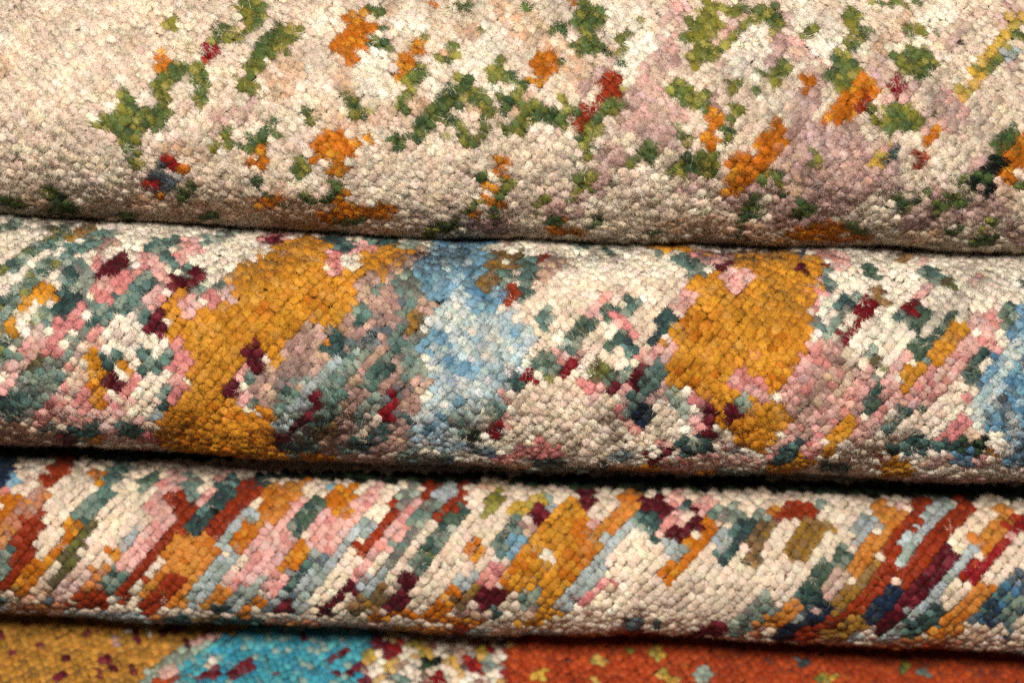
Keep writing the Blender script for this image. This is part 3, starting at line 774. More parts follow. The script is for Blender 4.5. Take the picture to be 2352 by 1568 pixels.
DESIGN3 = '''
@S1
e 75 -60,2466 12,2469
n 75 30,2470 222,2478
e 75 270,2480 366,2484
e 75 390,2485 534,2491
e 75 570,2492 618,2494
a 75 630,2494 678,2496
T 75 690,2497 786,2501
w 75 810,2502 882,2505
T 75 900,2506 1044,2511
a 75 1080,2513 1272,2522
n 75 1320,2524 1464,2530
n 75 1500,2532 1572,2535
G 75 1590,2536 1782,2545
r 75 1830,2547 1878,2549
e 75 1890,2550 1962,2553
b 75 1980,2554 2028,2556
b 75 2040,2556 2088,2558
e 75 2100,2559 2244,2566
G 75 2280,2567 2424,2574
e 75 2460,2576 2604,2583
n 75 2640,2584 2784,2591
r 75 2820,2593 2916,2597
n 75 2940,2598 2988,2601
w 75 3000,2601 3144,2608
G 75 3180,2609 3276,2613
G 75 3300,2614 3396,2617
G 75 3420,2618 3612,2625
W 75 3660,2627 3852,2634
e 75 3900,2636 4092,2643
e 75 4140,2645 4284,2648
@C1
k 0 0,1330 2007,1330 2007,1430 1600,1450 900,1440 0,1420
N 140 60,1440 40,1520
r 140 520,1440 450,1540
o 100 760,1540
t 120 960,1470 900,1540
c 130 640,1480 610,1550
@D1
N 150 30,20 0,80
B 90 110,30
c 0 150,70 280,60 240,170 180,200 110,110
P 90 50,120 10,180
o 115 90,170 50,260 10,340
a 125 320,80 240,200 160,280 60,380 20,500
r 0 340,-30 510,-30 490,0 400,90 310,50
r 0 300,200 380,280 300,420 290,600 250,700 190,790 90,900 0,880 20,740 100,600 70,470 140,340 250,270
t 100 60,590 10,680 0,740
c 0 480,20 520,-30 720,-30 740,80 700,180 560,310 520,360 440,440 380,560 330,600 260,540 300,460 370,350 390,290 330,190 410,100
o 80 730,20 760,-20
t 135 910,-30 870,30 790,150 720,220 640,310 590,350
o 130 560,390 500,490 420,590 330,690 230,780 160,880
W 120 700,400 620,520 540,620 480,720 420,820
c 160 1030,0 1000,60 950,130 900,260 830,400 770,490 700,600 650,640
c 150 1040,180 960,310
F 110 1150,30 1080,100
e 90 1010,410 930,510
o 115 850,590
v 115 620,720 580,800 480,900 430,940
b 120 330,880 230,930
E 100 350,970
p 150 1350,0 1330,30 1240,130 1160,220 1280,290 1200,400 1140,430 1060,540 970,640 950,740
s 140 1450,40 1420,140
p 95 1710,0 1690,30 1580,120 1510,210
r 0 1330,100 1510,250 1490,340 1400,430 1330,510 1220,600 1150,710 1090,800 1000,840 1020,950 950,1000 830,930 940,840 1010,720 1110,570 1240,430 1330,330 1330,270 1230,190
T 150 1730,60 1710,110 1620,210 1550,300 1470,440
k 60 1640,260 1560,380
r 150 1900,70 1800,200 1720,330 1620,440
a 0 690,680 880,680 790,800 720,930 590,880 640,790
t 140 900,760 830,870
r 150 760,930 620,950
r 80 500,1000
G 0 1540,430 1640,480 1700,580 1640,700 1550,790 1450,900 1400,990 1250,1000 1290,900 1380,780 1290,740 1200,850 1080,920 1040,880 1090,800 1200,680 1230,590 1340,480
r 110 1330,780 1270,860 1180,930 1120,1000
e 110 1890,290 1760,420 1690,530
e 115 1810,580 1690,690 1600,800 1490,900 1480,960
o 120 1870,400 1810,510
p 0 1940,470 1870,560 1870,650 1780,700 1700,780 1720,870 1830,860 1940,780
G 140 1700,890 1600,960 1650,930
e 120 1890,870 1800,930 1750,990
G 100 1860,1000 1830,1040
T 80 1620,1020 1700,1020
s 60 150,940
T 70 20,950
a 60 150,1000 350,1000 480,1010
@D2
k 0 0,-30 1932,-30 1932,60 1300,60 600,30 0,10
T 110 60,40
r 120 10,120
G 0 120,80 400,20 380,90 310,180 240,280 130,350 70,420 0,440 0,220
c 115 470,90
B 80 590,90
o 0 440,190 560,110 620,80 800,60 730,150 720,240 640,290 560,230
p 0 330,140 410,200 330,290 240,400 330,490 280,550 250,620 180,690 110,770 0,720 0,430 120,370 200,290
F 135 440,220 370,330 310,410
p 0 520,210 610,260 760,200 850,90 960,40 880,220 780,330 690,400 600,530 530,640 450,660 400,600 360,500 420,390 480,290
o 110 690,170 650,250
o 115 330,550 260,650 220,750
E 150 450,640 370,720 280,810 200,900 100,980
T 70 360,680 200,850
p 110 180,790 110,880
e 100 30,810
o 100 20,960
e 115 840,350 740,450 680,530 620,600 530,690 430,800 360,900 350,970
c 110 960,220 890,280
c 130 700,620 640,740 560,830 480,930
c 115 1040,110 960,190
r 0 1040,180 1130,260 1050,350 960,440 880,530 800,640 740,550 870,400 960,330 990,250
s 140 1160,110 1120,190
r 115 1340,100 1250,190
e 100 1450,100 1380,180
p 110 1230,230 1140,310 1060,400 990,490 920,570 850,650 780,760
s 140 1330,240 1220,350 1170,480 1080,560 1030,640
r 115 1590,100 1500,200 1420,310 1390,340
c 115 1330,400 1250,520 1140,660 1060,740 1020,840
F 130 1570,280 1480,380 1400,490 1290,590 1240,680
S 70 1480,400
l 70 1340,600
c 0 1560,160 1600,60 1932,60 1932,170 1850,330 1790,470 1720,530 1640,620 1830,580 1790,740 1680,740 1620,800 1480,860 1440,930 1350,1000 1220,1050 1080,1000 1130,910 1220,800 1290,680 1410,600 1500,500 1540,400 1620,310
b 100 1720,60 1860,60
l 90 1840,150 1750,270
o 120 1680,530 1640,590
t 0 1940,330 1840,420 1760,540 1830,600 1940,570
e 100 1630,750 1550,820
e 100 950,720 860,810 800,900
m 95 730,830 650,890 600,940
w 130 940,880 880,960 760,1000
m 0 1100,740 1270,740 1210,840 1130,940 1070,1020 890,1010 1000,920 1070,830
m 100 240,970 160,1030
m 90 480,1020 560,1010
e 80 300,1050
P 110 1810,720 1740,800 1650,850
o 0 1940,700 1880,740 1830,830 1940,880
o 110 1490,890 1430,970 1350,1040
w 110 1620,890 1530,990
m 0 1760,850 1860,860 1900,940 1830,1030 1700,1030 1630,950
c 80 1890,970
n 80 1520,1050 1700,1050
o 60 900,1090 1060,1040 1250,1070 1500,1110 1700,1120
T 80 1800,1040
@D3
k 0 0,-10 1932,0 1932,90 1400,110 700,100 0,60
c 120 30,180
y 110 80,240 40,280 200,180
m 130 190,270 220,320
e 100 290,210
t 130 40,350 10,420
n 100 120,400
B 110 40,500 10,570
O 0 420,150 570,220 590,320 570,440 570,600 560,700 500,790 430,850 400,940 440,990 350,1080 200,1150 0,1130 0,1100 180,1010 240,920 230,820 100,870 0,880 0,660 90,540 190,440 230,360 340,240
o 0 590,320 580,440 570,600 560,700 450,800 300,780 420,560 470,380
o 130 100,620 40,700
i 135 260,590
s 130 180,900 110,980
n 60 60,1080 170,1040
m 130 600,200 560,150
c 120 800,140 780,170 700,240 640,310
p 100 620,390
G 150 900,180 850,290 770,370 680,430 620,490 580,590
e 135 930,330 870,410 760,500 690,590 640,680 570,770 500,850 450,930 380,980
m 0 940,170 1100,130 1240,230 1220,330 1130,360 1050,290 960,240
T 115 990,300 1060,360 1080,450 1130,490
p 130 1240,170 1260,210
T 95 1310,230
p 110 1250,310 1190,360 1140,410
m 0 1400,230 1460,320 1440,400 1370,440 1340,520 1280,530 1160,460 1230,380 1330,340 1360,270
p 140 1450,200 1480,260
s 0 1570,230 1680,180 1760,250 1880,240 1940,300 1900,380 1800,450 1740,560 1640,690 1540,630 1570,540 1660,470 1690,370 1600,350 1480,320
T 130 1780,380 1700,430 1620,560 1600,630
e 110 1600,430 1560,510
c 125 1790,230
w 140 1920,420 1830,560 1790,690
c 0 980,390 1040,450 1060,520 1140,540 1150,660 1120,760 1170,820 1250,800 1330,700 1430,600 1510,560 1550,650 1620,700 1720,620 1760,720 1850,700 1940,580 1940,900 1800,980 1730,1050 1600,1130 1400,1160 1330,1200 1050,1150 980,1070 860,1120 800,1190 300,1170 400,1040 560,980 760,820 690,780 760,630 850,510 920,430
o 105 1490,380 1470,480 1390,520 1310,590 1260,660 1180,740 1180,790
e 0 1200,480 1310,550 1230,660 1180,670 1130,510
P 0 670,790 770,820 660,910 610,990 480,970 580,870
E 110 880,1130 950,1120 900,1170
T 70 1100,1120
m 0 1530,1110 1610,1150 1590,1210 1310,1210 1400,1160
s 150 1940,960 1850,1030 1780,1110 1680,1140
a 80 1932,1130 1830,1190
r 50 780,1200 1100,1200
a 50 1350,1240 1600,1250
@D4
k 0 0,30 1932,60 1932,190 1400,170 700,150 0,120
G 100 30,250
r 0 70,260 150,190 330,200 370,280 270,370 200,320 100,350 30,310
t 90 390,230
w 140 40,400 10,460
c 130 170,370 90,470 0,560
Y 0 350,280 460,350 490,420 360,530 300,630 200,690 80,600 180,480 200,420
c 0 430,230 470,160 620,170 760,200 770,280 660,340 620,440 540,540 480,620 400,680 330,780 240,860 120,1010 40,950 0,900 0,680 130,640 200,680 320,650 420,560 490,430 470,330
e 0 740,260 880,330 800,440 680,540 570,540 640,430 700,340
G 150 860,250 960,310 930,400 910,470 810,500 750,580 690,640 600,730
F 130 560,590 470,680 400,760 310,830 330,900
T 150 300,900 350,950 400,940
E 120 300,1020 200,1090 80,1140
v 145 530,770 490,870
Y 130 810,700 740,790 640,880 540,970 560,1060
r 130 1150,210 1120,270 1050,370 970,480 900,560 960,700 860,800 760,920 680,1010 590,1090
r 170 1000,720 1100,720 1060,810
e 130 1310,220 1230,350 1170,430 1080,500 1030,610
r 145 1480,210 1440,290 1370,400 1290,480 1200,560 1150,650 1100,740
m 0 1380,490 1490,560 1420,650 1330,750 1260,870 1170,970 1050,1070 930,1160 860,1210 780,1180 880,1080 960,950 1080,830 1170,730 1250,640 1310,560
N 0 960,800 1040,880 970,960 910,1060 780,1120 680,1080 770,1000 860,900
c 150 1690,190 1650,250 1580,350 1500,440 1480,530
v 80 1010,230
G 135 1780,280 1720,390 1600,490 1590,540
R 0 1940,230 1850,330 1780,380 1820,440 1720,500 1650,580 1560,650 1440,790 1540,870 1630,800 1710,690 1800,570 1890,490 1940,400
p 80 1850,470
e 105 1540,590 1440,700 1360,800 1310,880 1200,950 1110,1030 1050,1110 960,1190 850,1250
c 120 1930,520 1800,660 1720,760 1680,810
c 150 1450,890 1380,980
G 130 1640,860 1580,950 1450,1060 1420,1120 1250,1190
T 150 1290,1030 1180,1120 1090,1170
U 0 1940,680 1830,780 1710,900 1620,1010 1500,1080 1520,1140 1680,1140 1800,1140 1780,1270 1860,1230 1940,1040
t 130 1880,950 1830,1030
b 130 1640,1190 1560,1220
c 0 1940,1060 1840,1150 1850,1230 1940,1250
N 120 430,1040 330,1110 230,1170 100,1200
v 70 370,1030
G 110 190,960 120,1060 30,1110
r 105 470,1120 370,1180 260,1220
Y 105 700,1110 570,1180 420,1240
e 80 680,1220 600,1250
i 70 790,1220
a 60 300,1270 800,1310 1000,1260 1250,1260 1500,1250
r 50 1100,1310 1500,1330
n 80 1800,1280
'''  # the full-width k bands paint the shade under the fold above as black yarn

DESIGN4 = '''
@D1
A 0 0,1000 1932,1000 1932,1180 1600,1190 1430,1210 1280,1370 1100,1530 300,2300 0,2300
H 66 80,1330
H 62 310,1280
H 51 10,1200
H 66 470,1370
H 74 450,1510
H 59 640,1170
H 66 790,1390
H 66 830,1440
H 81 740,1500
H 66 1000,1440
n 80 880,1230
H 81 1040,1220
H 51 10,1510
H 51 200,1130
H 51 520,1100
i 85 960,1170
i 85 1130,1170
H 44 1250,1170 1400,1150
q 0 1940,1150 1750,1180 1560,1280 1450,1370 1330,1430 1380,1500 1250,1568 500,2300 1940,2300
p 90 1630,1200 1470,1300
S 95 1560,1260 1330,1390 1220,1450 1090,1550
H 81 1410,1270
p 85 1240,1510 1320,1470
i 80 1590,1400
H 70 1640,1460 1520,1530
H 70 1890,1420 1760,1500
@D2
q 0 0,1130 880,1130 850,1290 800,1380 830,1400 800,1500 1100,2300 0,2300
H 66 360,1220
H 74 700,1310 570,1390
H 62 810,1410 690,1480
H 74 590,1480
H 81 150,1480
H 44 0,1440
M 0 880,1130 1940,1130 1940,1290 1850,1330 1870,1450 1930,2300 1100,2300 860,1640 800,1480 850,1380 890,1310
H 81 830,1540
H 88 900,1250 970,1310
R 90 1100,1280 1010,1340
y 110 1190,1270 1280,1340
i 120 1140,1350
i 110 1400,1320
y 110 840,1350
i 0 830,1430 950,1370 960,1450 870,1520
k 95 1350,1390 1260,1440
i 110 1410,1450
y 90 1490,1400
n 100 1560,1350
y 110 1710,1330
R 100 1620,1400 1700,1470
i 90 1830,1350
s 100 1760,1420
i 0 1520,1568 1580,1480 1670,1500 1600,1568
R 115 1370,1540
i 120 1780,1510
i 115 1190,1500
y 80 1010,1450
s 90 1090,1540
Q 0 1860,1320 1940,1290 1940,2300 1900,2300 1870,1450
R 80 1890,1520
R 75 1770,1290
@D3
y 115 215,1500
y 100 660,1395
y 100 1110,1340
y 110 1150,1490
y 100 1210,1540
S 130 1440,1490
y 70 630,1560
l 70 910,1310
@D4
y 100 480,1530
l 80 410,1540
E 90 260,1390
s 90 1190,1480
l 80 1030,1430
'''


def parse(txt):
    ops, tile = [], None
    for ln in txt.split('\n'):
        ln = ln.strip()
        if not ln or ln[0] == '#':
            continue
        if ln.startswith('@'):
            tile = TILES[ln[1:3]]
            continue
        yarn, w, pts = ln.split(None, 2)
        p = np.array([[float(a) for a in t.split(',')] for t in pts.split()])
        p = p / tile[2] + np.array(tile[:2])
        ops.append((yarn, float(w) / tile[2], p))
    return ops


def seg_d2(P, a, b):
    ab = b - a
    L = ab @ ab
    t = np.clip(((P - a) @ ab) / L, 0, 1) if L > 0 else np.zeros(len(P))
    d = P - (a + t[:, None] * ab)
    return (d * d).sum(1)


def inside(P, poly):
    x, y = P[:, 0], P[:, 1]
    r = np.zeros(len(P), bool)
    n = len(poly)
    j = n - 1
    for i in range(n):
        xi, yi = poly[i]
        xj, yj = poly[j]
        if yi != yj:
            r ^= ((yi > y) != (yj > y)) & (x < (xj - xi) * (y - yi) / (yj - yi) + xi)
        j = i
    return r


def dye(txt, base, P):
    out = np.array([base] * len(P))
    for yarn, w, p in parse(txt):
        mg = w * .5 + 1
        m = np.where((P[:, 0] > p[:, 0].min() - mg) & (P[:, 0] < p[:, 0].max() + mg) & (P[:, 1] > p[:, 1].min() - mg) & (P[:, 1] < p[:, 1].max() + mg))[0]
        if not len(m):
            continue
        Q = P[m]
        if w == 0:
            hit = inside(Q, p)
        elif len(p) == 1:
            hit = seg_d2(Q, p[0], p[0]) < (w / 2) ** 2
        else:
            hit = np.zeros(len(Q), bool)
            for a, b in zip(p[:-1], p[1:]):
                hit |= seg_d2(Q, a, b) < (w / 2) ** 2
        out[m[hit]] = yarn
    return out


# ------------------------------------------------------------------ materials
def new_mat(name):
    m = bpy.data.materials.new(name)
    m.use_nodes = True
    nt = m.node_tree
    return m, nt, nt.nodes['Principled BSDF']


def wool_material():
    m, nt, b = new_mat('dyed_wool')
    N, L = nt.nodes.new, nt.links.new
    at = N('ShaderNodeAttribute'); at.attribute_name = 'wool'
    an = N('ShaderNodeAttribute'); an.attribute_name = 'pile_normal'
    tc = N('ShaderNodeNewGeometry')
    n1 = N('ShaderNodeTexNoise'); n1.inputs['Scale'].default_value = 3800; n1.inputs['Detail'].default_value = 3
    L(tc.outputs['Position'], n1.inputs['Vector'])
    mr = N('ShaderNodeMapRange'); mr.inputs[1].default_value = .25; mr.inputs[2].default_value = .75; mr.inputs[3].default_value = .78; mr.inputs[4].default_value = 1.2
    L(n1.outputs['Fac'], mr.inputs[0])
    mx = N('ShaderNodeVectorMath'); mx.operation = 'SCALE'
    L(at.outputs['Color'], mx.inputs[0]); L(mr.outputs[0], mx.inputs['Scale'])
    L(mx.outputs[0], b.inputs['Base Color'])
    bp = N('ShaderNodeBump'); bp.inputs['Strength'].default_value = .55; bp.inputs['Distance'].default_value = .00012
    L(n1.outputs['Fac'], bp.inputs['Height']); L(an.outputs['Vector'], bp.inputs['Normal'])
    L(bp.outputs[0], b.inputs['Normal'])
    tr = N('ShaderNodeBsdfTranslucent')
    L(mx.outputs[0], tr.inputs['Color']); L(an.outputs['Vector'], tr.inputs['Normal'])
    ms = N('ShaderNodeMixShader'); ms.inputs[0].default_value = .25
    out = nt.nodes['Material Output']
    L(b.outputs[0], ms.inputs[1]); L(tr.outputs[0], ms.inputs[2]); L(ms.outputs[0], out.inputs['Surface'])
    b.inputs['Roughness'].default_value = .52
    b.inputs['Specular IOR Level'].default_value = .16
    b.inputs['Sheen Weight'].default_value = .05
    b.inputs['Sheen Roughness'].default_value = .45
    return m


WOOL = wool_material()


def plain(name, col, rough=.9, scale=900):
    m, nt, b = new_mat(name)
    n = nt.nodes.new('ShaderNodeTexNoise'); n.inputs['Scale'].default_value = scale
    r = nt.nodes.new('ShaderNodeValToRGB')
    r.color_ramp.elements[0].color = (*(np.array(col) * .7), 1)
    r.color_ramp.elements[1].color = (*(np.array(col) * 1.2), 1)
    g = nt.nodes.new('ShaderNodeNewGeometry')
    nt.links.new(g.outputs['Position'], n.inputs['Vector'])
    nt.links.new(n.outputs['Fac'], r.inputs[0]); nt.links.new(r.outputs[0], b.inputs['Base Color'])
    b.inputs['Roughness'].default_value = rough
    return m


BACKING = plain('cotton_backing', (.20, .15, .11))
TABLE = plain('table_wood', (.09, .05, .03), .5, 60)

# ------------------------------------------------------------------ mesh helpers
def fast_mesh(name, V, T, cols=None, nrm=None, mat=None, smooth=True):
    me = bpy.data.meshes.new(name)
    me.vertices.add(len(V)); me.vertices.foreach_set('co', np.ascontiguousarray(V, np.float32).ravel())
    nt = len(T)
    me.loops.add(nt * 3); me.loops.foreach_set('vertex_index', np.ascontiguousarray(T, np.int32).ravel())
    me.polygons.add(nt); me.polygons.foreach_set('loop_start', np.arange(0, nt * 3, 3, dtype=np.int32))
    if smooth:
        me.polygons.foreach_set('use_smooth', np.ones(nt, bool))
    if cols is not None:
        a = me.attributes.new('wool', 'FLOAT_COLOR', 'POINT')
        c4 = np.ones((len(V), 4), np.float32); c4[:, :3] = cols
        a.data.foreach_set('color', c4.ravel())
    if nrm is not None:
        a = me.attributes.new('pile_normal', 'FLOAT_VECTOR', 'POINT')
        a.data.foreach_set('vector', np.ascontiguousarray(nrm, np.float32).ravel())
    me.update(calc_edges=True)
    if mat:
        me.materials.append(mat)
    return me


def link(name, me, parent=None, loc=None):
    o = bpy.data.objects.new(name, me)
    COL.objects.link(o)
    if parent is not None:
        o.parent = parent
    if loc is not None:
        o.location = loc
    return o


def tuft_variant(nf, flen, seed):
    """one cut yarn end in unit space: long side along x, short side along y, tip at z = 0"""
    r = np.random.default_rng(seed)
    SEG = 8 if nf else 6
    rings = [(-1.3, .92, .4), (-.20, 1.07, 1.1), (.01, .74, 3.2)]
    V, NR = [], []
    lump = r.normal(0, .10, SEG)
    tx, ty = r.normal(0, .16, 2)
    for z, s, up in rings:
        for k in range(SEG):
            a = 2 * math.pi * (k + .3 * r.random()) / SEG
            ca, sa = math.cos(a), math.sin(a)
            rad = s * (1 + lump[k] + r.normal(0, .04)) / (abs(ca) ** 2.8 + abs(sa) ** 2.8) ** (1 / 2.8)
            x, y = rad * ca * .5, rad * sa * .5
            V.append((x, y, z + r.normal(0, .04) + (tx * x + ty * y) * (z > -.3)))
            v = np.array([ca - tx * up * .8, sa - ty * up * .8, up]) + r.normal(0, .12, 3) * up
            NR.append(v / np.linalg.norm(v))
    V.append((0, 0, .07)); NR.append(np.array([0, 0, 1.0]))
    T = []
    for i in range(2):
        for k in range(SEG):
            a, b = i * SEG + k, i * SEG + (k + 1) % SEG
            T += [(a, b, b + SEG), (a, b + SEG, a + SEG)]
    for k in range(SEG):
        T.append((2 * SEG + k, 2 * SEG + (k + 1) % SEG, 3 * SEG))
    nb = len(V)
    fm = [0.0] * nb
    tint = [1.0] * nb
    tw = r.random() * 6.28
    for f in range(nf):
        rr, a = math.sqrt(r.random()) * .50, r.random() * 2 * math.pi
        x, y = rr * math.cos(a), rr * math.sin(a)
        z = .10 - .5 * rr ** 3 * 3 + tx * x + ty * y
        d = np.array([math.cos(a) * rr * 1.35 + .4 * math.cos(tw), math.sin(a) * rr * 1.35 + .35 * math.sin(tw), .55]) + r.normal(0, .42, 3)
        d[2] = abs(d[2]) * .7 + .05
        d /= np.linalg.norm(d)
        nt = np.array([x * .9, y * .9, 1.0]) + r.normal(0, .3, 3)
        side = np.cross(d, nt); side /= np.linalg.norm(side)
        ln = flen * (.45 + r.random() * .9)
        w = .026 + .018 * r.random()
        p = np.array([x, y, z - .12])
        bend = r.normal(0, .12, 3) * ln
        i0 = len(V)
        V += [tuple(p - side * w), tuple(p + side * w), tuple(p + d * ln + bend)]
        T.append((i0, i0 + 1, i0 + 2))
        n = np.array([x * 1.75 - tx, y * 1.75 - ty, 1.0]) + r.normal(0, .3, 3)
        n /= np.linalg.norm(n)
        NR += [n, n, n]
        m = 1.0 if r.random() < .45 else 0.0
        t = .9 + .24 * r.random()
        fm += [m] * 3
        tint += [t * .95, t * .95, t * 1.08]
    return np.array(V), np.array(T), np.array(NR), np.array(fm), np.array(tint)


# ------------------------------------------------------------------ the pile of rugs (millimetres in the p/q section plane)
def rad_n(th):                                      # (p, q) of the normal of a slope at angle th
    return np.array([math.sin(th), math.cos(th)])


def rad_b(th):                                      # back along that slope, away from the camera
    return np.array([math.cos(th), -math.sin(th)])


TH1, TH2, TH3, TH4 = [math.radians(v) for v in (24, 68, 63, 54)]   # level is 60; the top fold leans back, the others sag a little


def mmp(y, q):                                      # section height for an image row
    return -(y - 784) * .24 / 2352 * (DIST * 1000 - q) / DIST


R1, R2, R3 = 27.0, 26.0, 19.0
c1 = np.array([mmp(529, 0) + R1, 0.0])


def below(cu, Ru, th, R, ysil, gap):
    C = cu - (Ru + gap) * rad_n(th)
    q = cu[1] - 13
    for _ in range(6):
        ps = mmp(ysil, q)
        s = (C[0] - (1 + math.sin(th)) * R - ps) / math.cos(th)
        c = C - rad_b(th) * s - rad_n(th) * R
        q = c[1]
    return c


c2 = below(c1, R1, TH2, R2, 1061, 0.5)
c3 = below(c2, R2, TH3, R3, 1448, 8.0)
C3 = c3 - (R3 + 8.0) * rad_n(TH4)


def hid(Ru, th):          # how far in front of the contact the upper nose still hides the surface
    return Ru * (1 - math.sin(th)) / math.cos(th)


HW = .12


def section(kind, c, R, TH, u, inset=0.0):
    n55, back = rad_n(TH), rad_b(TH)
    """u: arc length in mm from the tangent point (positive = down over the nose, negative = back on the level top)"""
    if kind == 'flat':
        p = c[None, :] - back[None, :] * u[:, None] - n55[None, :] * inset
        th = np.full(len(u), TH)
    else:
        th = np.where(u > 0, TH - u / R, TH)
        p = c + (R - inset) * np.stack([np.sin(th), np.cos(th)], 1) - back * np.minimum(u, 0)[:, None]
    return p, th


def to_world(x, pq, bow):
    P = pq[:, :1] * PH + pq[:, 1:] * QH
    W = P * MM + ORI + x[:, None] * X
    W += PH * (MM * (-bow * (1 - (x / HW) ** 2) + .42 * np.sin(x * 31 + bow * 9) + .25 * np.sin(x * 83 + bow * 5 + pq[:, 1] * .05)))[:, None]
    return W


def project(W):
    v = W - CAMP
    d = -(v @ QH)
    k = 4096 * LENS / SENSOR
    return np.stack([2048 + k * (v @ CR) / d, 1365.5 - k * (v @ CU) / d], 1), d


def ground_z():
    W = to_world(np.zeros(2), section('flat', C3, 0, TH4, np.array([0.0, 60]), 8.0)[0], 0)
    return W[:, 2].min()


BASEZ = ground_z()


def solid(name, kind, c, R, TH, u0, u1, inset, bow, parent, loc, thick=5.0, xw=.143):
    """the woven backing: a closed folded slab extruded along the rug's width"""
    us = np.concatenate([[u0], np.linspace(0, u1, 28)]) if kind != 'flat' else np.array([u0, u1])
    pq, _ = section(kind, c, R, TH, us, inset)
    if kind == 'flat':
        lo = section(kind, c, R, TH, us[::-1], inset + thick)[0]
        ring = np.concatenate([pq, lo])
    else:
        end = pq[-1] + rad_b(TH) * (-u0 + 2)
        ring = np.concatenate([pq, [end]])
    nr = len(ring)
    xs = np.linspace(-xw, xw, 13)
    V = np.concatenate([to_world(np.full(nr, x), ring, bow) for x in xs]) - np.array(loc)
    T = []
    for i in range(len(xs) - 1):
        for k in range(nr):
            a, b = i * nr + k, i * nr + (k + 1) % nr
            T += [(a, b, b + nr), (a, b + nr, a + nr)]
    for e in (0, (len(xs) - 1) * nr):
        for k in range(1, nr - 1):
            T.append((e, e + k, e + k + 1) if e else (e, e + k + 1, e + k))
    return link('backing', fast_mesh(name, V, np.array(T), mat=BACKING, smooth=False), parent)


